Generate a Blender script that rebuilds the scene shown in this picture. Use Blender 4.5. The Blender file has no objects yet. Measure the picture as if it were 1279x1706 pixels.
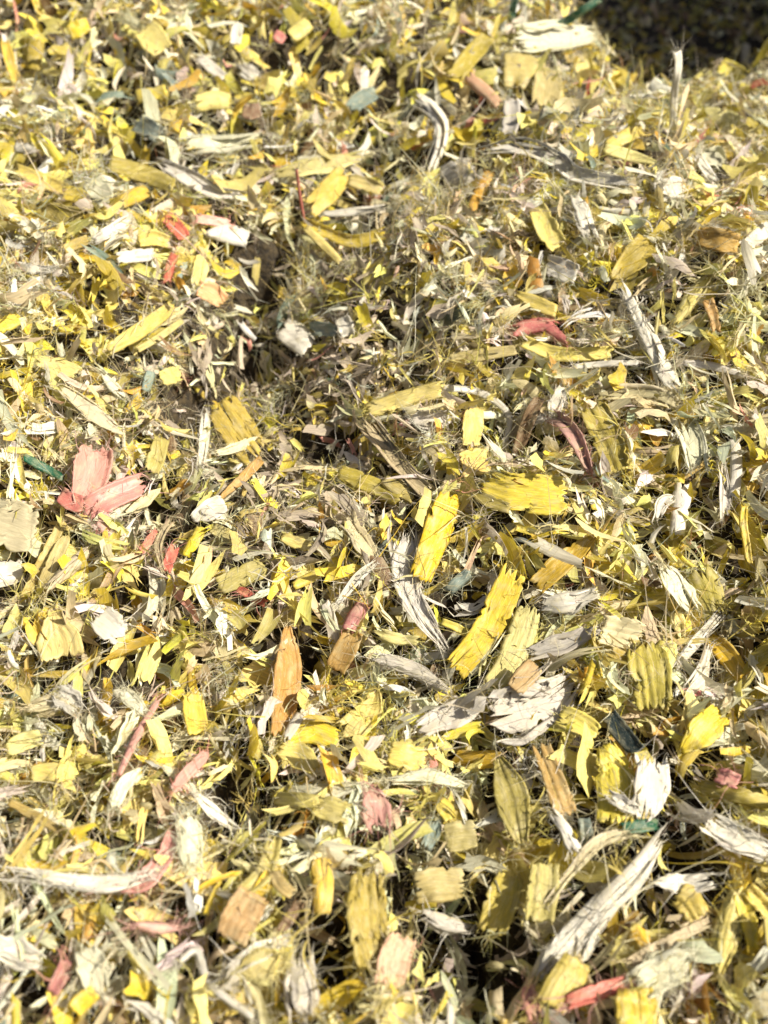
import bpy, math
import numpy as np

# ------------------------------------------------------------------ camera, sky, sun, exposure
scene = bpy.context.scene
COL = scene.collection
IW, IH = 1279.0, 1706.0
HFOV = math.radians(53.0)
PITCH = math.radians(40.0)
CAM = np.array([0.0, 0.0, 0.27])
cam_data = bpy.data.cameras.new("camera")
cam_data.sensor_fit = 'HORIZONTAL'
cam_data.angle = HFOV
cam_data.clip_start = 0.01
cam_data.clip_end = 60.0
cam_data.dof.use_dof = True
cam_data.dof.focus_distance = 0.335
cam_data.dof.aperture_fstop = 11.5
cam = bpy.data.objects.new("camera", cam_data)
cam.location = CAM.tolist()
cam.rotation_euler = (PITCH, 0, 0)
COL.objects.link(cam)
scene.camera = cam

SUN_DIR = np.array([0.68, -0.04, 0.73]); SUN_DIR /= np.linalg.norm(SUN_DIR)
SUN_EL = math.asin(SUN_DIR[2]); SUN_AZ = math.atan2(SUN_DIR[0], SUN_DIR[1])
world = bpy.data.worlds.new("World"); scene.world = world
world.use_nodes = True
wn = world.node_tree
sky = wn.nodes.new('ShaderNodeTexSky'); sky.sky_type = 'NISHITA'; sky.sun_disc = False
sky.sun_elevation = SUN_EL; sky.sun_rotation = SUN_AZ
sky.air_density = 0.8; sky.dust_density = 6.0; sky.ozone_density = 0.0
bg = wn.nodes['Background']; bg.inputs['Strength'].default_value = 0.05
wn.links.new(sky.outputs[0], bg.inputs['Color'])
sun_data = bpy.data.lights.new("sun", 'SUN'); sun_data.energy = 5.0
sun_data.angle = math.radians(0.5); sun_data.color = (1.0, 0.915, 0.76)
sun = bpy.data.objects.new("sun", sun_data); COL.objects.link(sun)
sun.rotation_euler = (math.pi / 2 - SUN_EL, 0, math.pi - SUN_AZ)
sun.location = (0.6, 0, 1.5)
scene.view_settings.view_transform = 'Standard'
scene.view_settings.look = 'None'
scene.view_settings.gamma = 1.0
scene.view_settings.use_curve_mapping = False
scene.view_settings.exposure = 0.7
scene.cycles.max_bounces = 6
scene.cycles.diffuse_bounces = 4
scene.cycles.transmission_bounces = 3

rng = np.random.default_rng(11)

# ------------------------------------------------------------------ picture geometry helpers
F = (IW / 2) / math.tan(HFOV / 2)
CP, SP = math.cos(PITCH), math.sin(PITCH)

def ray(px, py):
    px = np.asarray(px, float); py = np.asarray(py, float)
    x = (px - IW / 2) / F; y = -(py - IH / 2) / F; z = -np.ones_like(x)
    return np.stack([x, y * CP - z * SP, y * SP + z * CP], -1)

def project(p):
    d = p - CAM
    x = d[..., 0]; y = d[..., 1] * CP + d[..., 2] * SP; z = -d[..., 1] * SP + d[..., 2] * CP
    dep = np.maximum(-z, 1e-4)
    return IW / 2 + F * x / dep, IH / 2 - F * y / dep, dep

def flat(px, py, z=0.0):
    r = ray(px, py); t = (z - CAM[2]) / r[..., 2]
    return CAM + r * t[..., None]

def smooth(a, b, x):
    t = np.clip((x - a) / (b - a), 0, 1); return t * t * (3 - 2 * t)

# ------------------------------------------------------------------ shape of the heap
NG = 64
GR = np.random.default_rng(5).standard_normal((4, NG, NG))
def vnoise(x, y, s, k):
    u = x / s + 17.3; v = y / s + 9.1
    i = np.floor(u).astype(int); j = np.floor(v).astype(int)
    fu = u - i; fv = v - j
    fu = fu * fu * (3 - 2 * fu); fv = fv * fv * (3 - 2 * fv)
    g = GR[k]
    a = g[i % NG, j % NG]; b = g[(i + 1) % NG, j % NG]; c = g[i % NG, (j + 1) % NG]; d = g[(i + 1) % NG, (j + 1) % NG]
    return (a * (1 - fu) + b * fu) * (1 - fv) + (c * (1 - fu) + d * fu) * fv

# hollows between the clumps: x, y in the photograph, radius in photograph pixels, depth in mm
HOLES = [(200, 225, 40, 20), (225, 285, 30, 12), (420, 440, 50, 22), (395, 520, 36, 18), (320, 640, 40, 22), (270, 840, 45, 20),
         (260, 760, 30, 10), (545, 700, 34, 13), (515, 1075, 38, 22), (760, 1035, 42, 22), (400, 1335, 46, 22), (375, 1400, 34, 14),
         (775, 1565, 52, 24), (35, 985, 28, 18), (1140, 1285, 34, 22), (1130, 1420, 46, 18), (1245, 955, 30, 16), (625, 190, 40, 14),
         (510, 150, 36, 12), (870, 730, 40, 20), (900, 480, 30, 14), (1030, 370, 30, 18), (690, 560, 44, 10), (800, 1250, 34, 14),
         (450, 640, 40, 8), (680, 1085, 30, 14), (1120, 480, 20, 12), (560, 1090, 28, 12), (450, 1090, 26, 12), (940, 1470, 30, 14),
         (540, 1610, 34, 14), (60, 660, 16, 9), (1180, 1480, 30, 14), (710, 300, 26, 14), (640, 420, 26, 8), (480, 380, 26, 10),
         (1240, 620, 18, 8), (330, 1560, 30, 12), (60, 1600, 30, 12), (900, 1600, 24, 10), (690, 1440, 30, 14), (1000, 1270, 26, 12),
         (880, 1210, 30, 10), (620, 1140, 24, 12), (250, 1390, 30, 12), (170, 640, 18, 8), (1180, 690, 24, 8), (1020, 850, 26, 8)]
_hp = flat(np.array([h[0] for h in HOLES]), np.array([h[1] for h in HOLES]))
_hd = np.linalg.norm(_hp - CAM, axis=1)
HX, HY = _hp[:, 0], _hp[:, 1]
HR = np.array([h[2] for h in HOLES]) / F * _hd * 1.15
HD = np.array([h[3] for h in HOLES]) * 0.0016

def hole_amount(x, y):
    x = np.asarray(x, float); y = np.asarray(y, float)
    d = np.zeros_like(x)
    for hx, hy, r, dep in zip(HX, HY, HR, HD):
        q = ((x - hx) ** 2 + ((y - hy) / 1.35) ** 2) / (r * r)
        d = np.maximum(d, dep * np.exp(-q * np.sqrt(q)))
    return d

def crest(x):
    return 0.725 + 0.10 * smooth(0.27, 0.14, x) + 0.45 * smooth(0.18, -0.05, x) + 0.03 * smooth(0.26, 0.36, x) + 0.012 * vnoise(x, 0 * x, 0.03, 2)

LUMPS = [(0.16, 0.46, 0.085, 0.13, 0.050), (-0.07, 0.375, 0.05, 0.10, -0.040), (-0.19, 0.33, 0.07, 0.12, 0.018), (-0.30, 0.55, 0.12, 0.12, 0.014),
         (0.005, 0.40, 0.045, 0.08, 0.016), (-0.16, 0.42, 0.05, 0.06, 0.012), (0.02, 0.56, 0.06, 0.06, -0.012), (0.09, 0.23, 0.05, 0.05, 0.008),
         (-0.05, 0.14, 0.035, 0.05, -0.010), (0.02, 0.06, 0.04, 0.04, -0.008), (-0.10, 0.06, 0.04, 0.05, 0.006), (0.10, 0.10, 0.05, 0.04, 0.006), (0.14, 0.17, 0.03, 0.05, -0.008)]
def macro(x, y):
    z = 0.05 * smooth(0.45, 0.95, y) * smooth(0.25, 0.08, x)
    z = z - 0.018 * smooth(0.5, 0.72, y) * smooth(0.10, 0.25, x)
    for lx, ly, sx, sy, a in LUMPS:
        z = z + a * np.exp(-((x - lx) / sx) ** 2 - ((y - ly) / sy) ** 2)
    yc = crest(x)
    return z - 0.30 * smooth(0.0, 0.34, y - yc) - 0.02 * smooth(0, 0.05, y - yc)

def height(x, y):
    x = np.asarray(x, float); y = np.asarray(y, float)
    z = macro(x, y)
    z = z + 0.0065 * vnoise(x, y, 0.075, 0) + 0.0065 * vnoise(x, y, 0.034, 1) + 0.0032 * vnoise(x, y, 0.014, 2)
    return z - hole_amount(x, y)

def height_smooth(x, y):
    x = np.asarray(x, float); y = np.asarray(y, float)
    return macro(x, y) + 0.0065 * vnoise(x, y, 0.075, 0) + 0.0025 * vnoise(x, y, 0.034, 1) - 0.35 * hole_amount(x, y)

def normal_at(x, y, fn=height_smooth, e=0.006):
    dx = (fn(x + e, y) - fn(x - e, y)) / (2 * e); dy = (fn(x, y + e) - fn(x, y - e)) / (2 * e)
    n = np.stack([-dx, -dy, np.ones_like(dx)], -1)
    return n / np.linalg.norm(n, axis=-1, keepdims=True)

def hit(px, py, fn=height_smooth):
    r = ray(px, py); shp = r.shape[:-1]; r = r.reshape(-1, 3)
    ts = np.concatenate([np.arange(0.15, 1.2, 0.004), np.arange(1.2, 4.0, 0.02)])
    P = CAM + r[:, None, :] * ts[None, :, None]
    g = P[..., 2] - fn(P[..., 0], P[..., 1])
    below = g < 0; below[:, -1] = True
    k = np.maximum(below.argmax(1), 1); a = np.arange(len(k))
    g0, g1 = g[a, k - 1], g[a, k]
    w = np.clip(g0 / np.where(np.abs(g0 - g1) < 1e-9, 1e-9, g0 - g1), 0, 1)
    t = ts[k - 1] + (ts[k] - ts[k - 1]) * w
    return (CAM + r * t[:, None]).reshape(shp + (3,))

# ------------------------------------------------------------------ mesh helpers
def mesh_from(name, verts, faces, uv=None, tint=None, smooth_shade=True, mat=None):
    me = bpy.data.meshes.new(name)
    verts = np.ascontiguousarray(verts, np.float32); faces = np.ascontiguousarray(faces, np.int32)
    nf, k = faces.shape
    me.vertices.add(len(verts)); me.vertices.foreach_set("co", verts.ravel())
    me.loops.add(nf * k); me.polygons.add(nf)
    me.loops.foreach_set("vertex_index", faces.ravel())
    me.polygons.foreach_set("loop_start", np.arange(0, nf * k, k, dtype=np.int32))
    me.polygons.foreach_set("loop_total", np.full(nf, k, np.int32))
    if smooth_shade:
        me.polygons.foreach_set("use_smooth", np.ones(nf, bool))
    if uv is not None:
        l = me.uv_layers.new(name="uv")
        l.data.foreach_set("uv", np.ascontiguousarray(uv[faces.ravel()], np.float32).ravel())
    if tint is not None:
        at = me.attributes.new("tint", 'FLOAT_COLOR', 'POINT')
        c = np.ones((len(verts), 4), np.float32); c[:, :3] = tint
        at.data.foreach_set("color", c.ravel())
    me.update(calc_edges=True)
    if mat: me.materials.append(mat)
    return me

def new_obj(name, me, parent=None):
    o = bpy.data.objects.new(name, me); COL.objects.link(o)
    if parent is not None: o.parent = parent
    return o

def grid_faces(n, m, off=0):
    a = np.arange(n * m).reshape(n, m)
    return np.stack([a[:-1, :-1], a[1:, :-1], a[1:, 1:], a[:-1, 1:]], -1).reshape(-1, 4) + off

def sheet_mesh(G, N, uvg, th):
    """closed thin sheet from a grid of points G (n,m,3) and normals N"""
    n, m = G.shape[:2]
    top = (G + N * th / 2).reshape(-1, 3); bot = (G - N * th / 2).reshape(-1, 3)
    f = grid_faces(n, m)
    idx = np.arange(n * m).reshape(n, m)
    loop = np.concatenate([idx[0, :-1], idx[:-1, -1], idx[-1, :0:-1], idx[:0:-1, 0]])
    nx = np.roll(loop, -1); K = n * m
    sides = np.stack([loop, nx, nx + K, loop + K], -1)
    uv = uvg.reshape(-1, 2)
    return np.concatenate([top, bot]), np.concatenate([f, f[:, ::-1] + K, sides]), np.concatenate([uv, uv])

def grid_normals(G):
    du = np.gradient(G, axis=0); dv = np.gradient(G, axis=1)
    n = np.cross(du, dv); l = np.linalg.norm(n, axis=-1, keepdims=True)
    return n / np.maximum(l, 1e-12)

def wobble(r, n, k=3):
    """smooth random curve of n samples"""
    c = r.standard_normal(k + 2); t = np.linspace(0, k + 1, n)
    i = np.minimum(t.astype(int), k); f = t - i; f = f * f * (3 - 2 * f)
    return c[i] * (1 - f) + c[i + 1] * f

def hairs(r, base, direc, length, width, segs=4, curl=0.5):
    """thin flat curved fibres; base, direc (k,3); returns verts, faces, uv"""
    k = len(base)
    d = direc / np.maximum(np.linalg.norm(direc, axis=1, keepdims=True), 1e-9)
    L = np.broadcast_to(length, (k,)); W = np.broadcast_to(width, (k,))
    a = r.standard_normal((k, 3)); b = r.standard_normal((k, 3))
    side = np.cross(d, r.standard_normal((k, 3))); side /= np.maximum(np.linalg.norm(side, axis=1, keepdims=True), 1e-9)
    t = np.linspace(0, 1, segs + 1)
    cv = (a[:, None, :] * (t ** 2)[None, :, None] * curl * 0.55 + b[:, None, :] * np.sin(t * 4.2)[None, :, None] * curl * 0.14)
    P = base[:, None, :] + L[:, None, None] * (d[:, None, :] * t[None, :, None] + cv)
    w = W[:, None] * (1 - 0.75 * t ** 2)[None, :] / 2
    V = np.stack([P - side[:, None, :] * w[..., None], P + side[:, None, :] * w[..., None]], 2)
    m = segs + 1
    q = np.arange(segs)
    f0 = np.stack([2 * q, 2 * q + 1, 2 * q + 3, 2 * q + 2], -1)
    Fc = (f0[None] + (np.arange(k) * 2 * m)[:, None, None]).reshape(-1, 4)
    uv = np.zeros((k, m, 2, 2)); uv[..., 0] = (t[None, :] * L[:, None] * 100)[..., None]; uv[..., 1, 1] = (W[:, None] * 100)
    uv[..., 1] += r.random((k, 1, 1)) * 5
    return V.reshape(-1, 3), Fc, uv.reshape(-1, 2)

def cat(parts):
    vs, fs, us, o = [], [], [], 0
    for v, f, u in parts:
        vs.append(v); fs.append(f + o); us.append(u); o += len(v)
    return np.concatenate(vs), np.concatenate(fs), np.concatenate(us)

# ------------------------------------------------------------------ materials
COLORS = dict(
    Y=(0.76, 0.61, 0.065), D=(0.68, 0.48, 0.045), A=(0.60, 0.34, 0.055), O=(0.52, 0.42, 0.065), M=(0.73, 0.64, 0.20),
    W=(0.79, 0.755, 0.65), C=(0.72, 0.63, 0.37), G=(0.58, 0.47, 0.29), K=(0.74, 0.73, 0.53), L=(0.70, 0.65, 0.57), F=(0.66, 0.34, 0.29),
    R=(0.60, 0.16, 0.12), P=(0.72, 0.32, 0.27), Q=(0.74, 0.42, 0.22), E=(0.025, 0.14, 0.08), T=(0.24, 0.31, 0.27),
    B=(0.24, 0.14, 0.07), N=(0.03, 0.05, 0.05))
def make_mat(name, color=None, trans=0.22, rough=0.5, spec=0.35, var=0.34, use_tint=False, dark=0.68):
    m = bpy.data.materials.new(name); m.use_nodes = True
    nt = m.node_tree; nd = nt.nodes; lk = nt.links
    for x in list(nd): nd.remove(x)
    out = nd.new('ShaderNodeOutputMaterial')
    uv = nd.new('ShaderNodeUVMap'); uv.uv_map = "uv"
    def noise(sx, sy, detail, scale=1.0, src=None):
        mp = nd.new('ShaderNodeMapping'); mp.inputs['Scale'].default_value = (sx, sy, 1)
        lk.new(uv.outputs[0], mp.inputs[0])
        if not use_tint:
            lk.new(comb.outputs[0], mp.inputs['Location'])
        nz = nd.new('ShaderNodeTexNoise'); nz.inputs['Scale'].default_value = scale; nz.inputs['Detail'].default_value = detail
        lk.new(mp.outputs[0], nz.inputs['Vector']); return nz
    oi = nd.new('ShaderNodeObjectInfo')
    mul = nd.new('ShaderNodeMath'); mul.operation = 'MULTIPLY'; mul.inputs[1].default_value = 37.0
    lk.new(oi.outputs['Random'], mul.inputs[0])
    comb = nd.new('ShaderNodeCombineXYZ'); lk.new(mul.outputs[0], comb.inputs[0]); lk.new(mul.outputs[0], comb.inputs[1])
    grain = noise(1.6, 17.0, 3.0); fine = noise(5.0, 46.0, 2.0); blot = noise(2.2, 3.0, 3.0)
    if use_tint:
        at = nd.new('ShaderNodeAttribute'); at.attribute_name = "tint"; base = at.outputs['Color']
    else:
        rgb = nd.new('ShaderNodeRGB'); rgb.outputs[0].default_value = (*color, 1)
        hs = nd.new('ShaderNodeHueSaturation')
        def rnd(lo, hi, k):
            f = nd.new('ShaderNodeMath'); f.operation = 'MULTIPLY'; f.inputs[1].default_value = k
            g = nd.new('ShaderNodeMath'); g.operation = 'FRACT'
            lk.new(oi.outputs['Random'], f.inputs[0]); lk.new(f.outputs[0], g.inputs[0])
            r_ = nd.new('ShaderNodeMapRange'); r_.inputs['To Min'].default_value = lo; r_.inputs['To Max'].default_value = hi
            lk.new(g.outputs[0], r_.inputs['Value']); return r_.outputs[0]
        lk.new(rnd(0.492, 0.508, 7.13), hs.inputs['Hue'])
        lk.new(rnd(1 - var * 0.8, 1.05, 13.7), hs.inputs['Saturation'])
        lk.new(rnd(1 - var, 1.06, 29.9), hs.inputs['Value'])
        lk.new(rgb.outputs[0], hs.inputs['Color']); base = hs.outputs[0]
    # fibre grain, dirt and wear
    gr = nd.new('ShaderNodeMapRange'); gr.inputs['From Min'].default_value = 0.36; gr.inputs['From Max'].default_value = 0.62
    gr.inputs['To Min'].default_value = dark; gr.inputs['To Max'].default_value = 1.08
    lk.new(grain.outputs[0], gr.inputs['Value'])
    m1 = nd.new('ShaderNodeMix'); m1.data_type = 'RGBA'; m1.blend_type = 'MULTIPLY'; m1.inputs[0].default_value = 0.8
    lk.new(base, m1.inputs[6]); lk.new(gr.outputs[0], m1.inputs[7])
    dirt = nd.new('ShaderNodeMapRange'); dirt.inputs['From Min'].default_value = 0.55; dirt.inputs['From Max'].default_value = 0.75
    dirt.inputs['To Max'].default_value = 0.5 if dark < 0.8 else 0.35
    lk.new(blot.outputs[0], dirt.inputs['Value'])
    m2 = nd.new('ShaderNodeMix'); m2.data_type = 'RGBA'; m2.blend_type = 'MIX'
    lk.new(dirt.outputs[0], m2.inputs[0]); lk.new(m1.outputs[2], m2.inputs[6]); m2.inputs[7].default_value = (0.36, 0.30, 0.17, 1)
    pale = nd.new('ShaderNodeMapRange'); pale.inputs['From Min'].default_value = 0.60; pale.inputs['From Max'].default_value = 0.74
    pale.inputs['To Max'].default_value = 0.6
    lk.new(fine.outputs[0], pale.inputs['Value'])
    m3 = nd.new('ShaderNodeMix'); m3.data_type = 'RGBA'
    lk.new(pale.outputs[0], m3.inputs[0]); lk.new(m2.outputs[2], m3.inputs[6]); m3.inputs[7].default_value = (0.72, 0.68, 0.5, 1)
    fade = nd.new('ShaderNodeMapRange'); fade.inputs['From Min'].default_value = 0.50; fade.inputs['From Max'].default_value = 0.28
    fade.inputs['To Max'].default_value = 0.36
    wash = noise(1.3, 2.4, 4.0, 1.0); lk.new(wash.outputs[0], fade.inputs['Value'])
    m4 = nd.new('ShaderNodeMix'); m4.data_type = 'RGBA'
    lk.new(fade.outputs[0], m4.inputs[0]); lk.new(m3.outputs[2], m4.inputs[6]); m4.inputs[7].default_value = (0.70, 0.64, 0.40, 1)
    colr = m4.outputs[2]
    add = nd.new('ShaderNodeMath'); add.operation = 'ADD'; lk.new(grain.outputs[0], add.inputs[0]); lk.new(fine.outputs[0], add.inputs[1])
    bump = nd.new('ShaderNodeBump'); bump.inputs['Strength'].default_value = 0.4 if dark < 0.8 else 0.22; bump.inputs['Distance'].default_value = 0.00022 if dark < 0.8 else 0.00012
    lk.new(add.outputs[0], bump.inputs['Height'])
    pb = nd.new('ShaderNodeBsdfPrincipled'); pb.inputs['Roughness'].default_value = rough
    pb.inputs['Specular IOR Level'].default_value = spec
    lk.new(colr, pb.inputs['Base Color']); lk.new(bump.outputs[0], pb.inputs['Normal'])
    tr = nd.new('ShaderNodeBsdfTranslucent'); lk.new(colr, tr.inputs['Color'])
    mx = nd.new('ShaderNodeMixShader'); mx.inputs[0].default_value = trans
    lk.new(pb.outputs[0], mx.inputs[1]); lk.new(tr.outputs[0], mx.inputs[2]); lk.new(mx.outputs[0], out.inputs['Surface'])
    return m
WORDS = dict(Y='lemon_yellow', D='golden', A='amber', O='olive', M='pale_lemon', W='white', C='cream', G='beige', K='pale_green_grey', L='greyish_white', F='faded_pink',
             R='red', P='pink', Q='peach', E='green', T='teal_grey', B='brown', N='blackish')
MATS = {k: make_mat(WORDS[k] + '_plastic', c, trans=0.25 if k in 'WCKLPMF' else 0.2, rough=0.42 if k in 'YDWRPE' else 0.6, dark=0.86 if k in 'WCKLFPR' else 0.72) for k, c in COLORS.items()}
MAT_TINT = make_mat('shredded_plastic', use_tint=True, trans=0.24, rough=0.55)
MAT_FLUFF = make_mat('loose_fibre', use_tint=True, trans=0.55, rough=0.7, spec=0.15, dark=0.9)

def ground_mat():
    m = bpy.data.materials.new('gap_shade_base'); m.use_nodes = True
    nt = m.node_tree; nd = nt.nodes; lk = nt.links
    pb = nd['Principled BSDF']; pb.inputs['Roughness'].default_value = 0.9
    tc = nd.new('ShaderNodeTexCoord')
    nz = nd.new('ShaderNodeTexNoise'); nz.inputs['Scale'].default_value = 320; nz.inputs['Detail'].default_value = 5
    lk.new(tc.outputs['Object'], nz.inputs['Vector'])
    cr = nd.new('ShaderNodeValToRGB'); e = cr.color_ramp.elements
    e[0].position = 0.35; e[0].color = (0.014, 0.010, 0.006, 1); e[1].position = 0.72; e[1].color = (0.07, 0.05, 0.022, 1)  # near-black base colour stands in for shade in the gaps
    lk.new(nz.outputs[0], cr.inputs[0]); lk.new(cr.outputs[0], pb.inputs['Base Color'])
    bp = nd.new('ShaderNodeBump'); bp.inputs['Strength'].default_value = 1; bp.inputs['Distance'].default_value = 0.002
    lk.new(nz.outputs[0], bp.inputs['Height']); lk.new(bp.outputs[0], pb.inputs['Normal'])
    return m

# ------------------------------------------------------------------ the heap itself
gx = np.concatenate([np.linspace(-3, -0.72, 20)[:-1], np.linspace(-0.72, 0.72, 240), np.linspace(0.72, 3, 20)[1:]])
gy = np.concatenate([np.linspace(-1.0, -0.12, 10)[:-1], np.linspace(-0.12, 1.3, 240), np.linspace(1.3, 5, 36)[1:]])
X, Y_ = np.meshgrid(gx, gy, indexing='ij')
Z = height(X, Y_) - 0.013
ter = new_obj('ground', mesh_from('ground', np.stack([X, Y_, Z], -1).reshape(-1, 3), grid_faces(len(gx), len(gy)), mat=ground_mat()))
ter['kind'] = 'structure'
ter['label'] = 'heap base coloured dark to give the gaps their shade'

# unseen wall, added only to throw the shade behind the crest
def concrete():
    m = bpy.data.materials.new('shade_wall_concrete'); m.use_nodes = True
    nt = m.node_tree; nd = nt.nodes; lk = nt.links
    pb = nd['Principled BSDF']; pb.inputs['Roughness'].default_value = 0.9
    nz = nd.new('ShaderNodeTexNoise'); nz.inputs['Scale'].default_value = 9; nz.inputs['Detail'].default_value = 8
    tc = nd.new('ShaderNodeTexCoord'); lk.new(tc.outputs['Object'], nz.inputs['Vector'])
    cr = nd.new('ShaderNodeValToRGB'); e = cr.color_ramp.elements
    e[0].color = (0.16, 0.15, 0.14, 1); e[1].color = (0.34, 0.33, 0.31, 1)
    lk.new(nz.outputs[0], cr.inputs[0]); lk.new(cr.outputs[0], pb.inputs['Base Color'])
    return m
def box(name, x0, x1, y0, y1, z0, z1, mat, parent):
    v = np.array([(x, y, z) for x in (x0, x1) for y in (y0, y1) for z in (z0, z1)])
    f = np.array([(0, 1, 3, 2), (4, 6, 7, 5), (0, 4, 5, 1), (2, 3, 7, 6), (0, 2, 6, 4), (1, 5, 7, 3)])
    return new_obj(name, mesh_from(name, v, f, smooth_shade=False, mat=mat), parent)
wall = bpy.data.objects.new('added_shade_wall', None); COL.objects.link(wall)
wall['label'] = 'added unseen concrete wall put up to shade the hollow behind the heap'; wall['category'] = 'wall'
_cm = concrete()
for q in range(3):
    box('panel', 1.85, 1.97, 0.93 + q * 1.0, 1.922 + q * 1.0, -0.6, 2.25, _cm, wall)
box('shade_wall_cap', 1.82, 2.00, 0.92, 3.94, 2.251, 2.33, _cm, wall)

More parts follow.
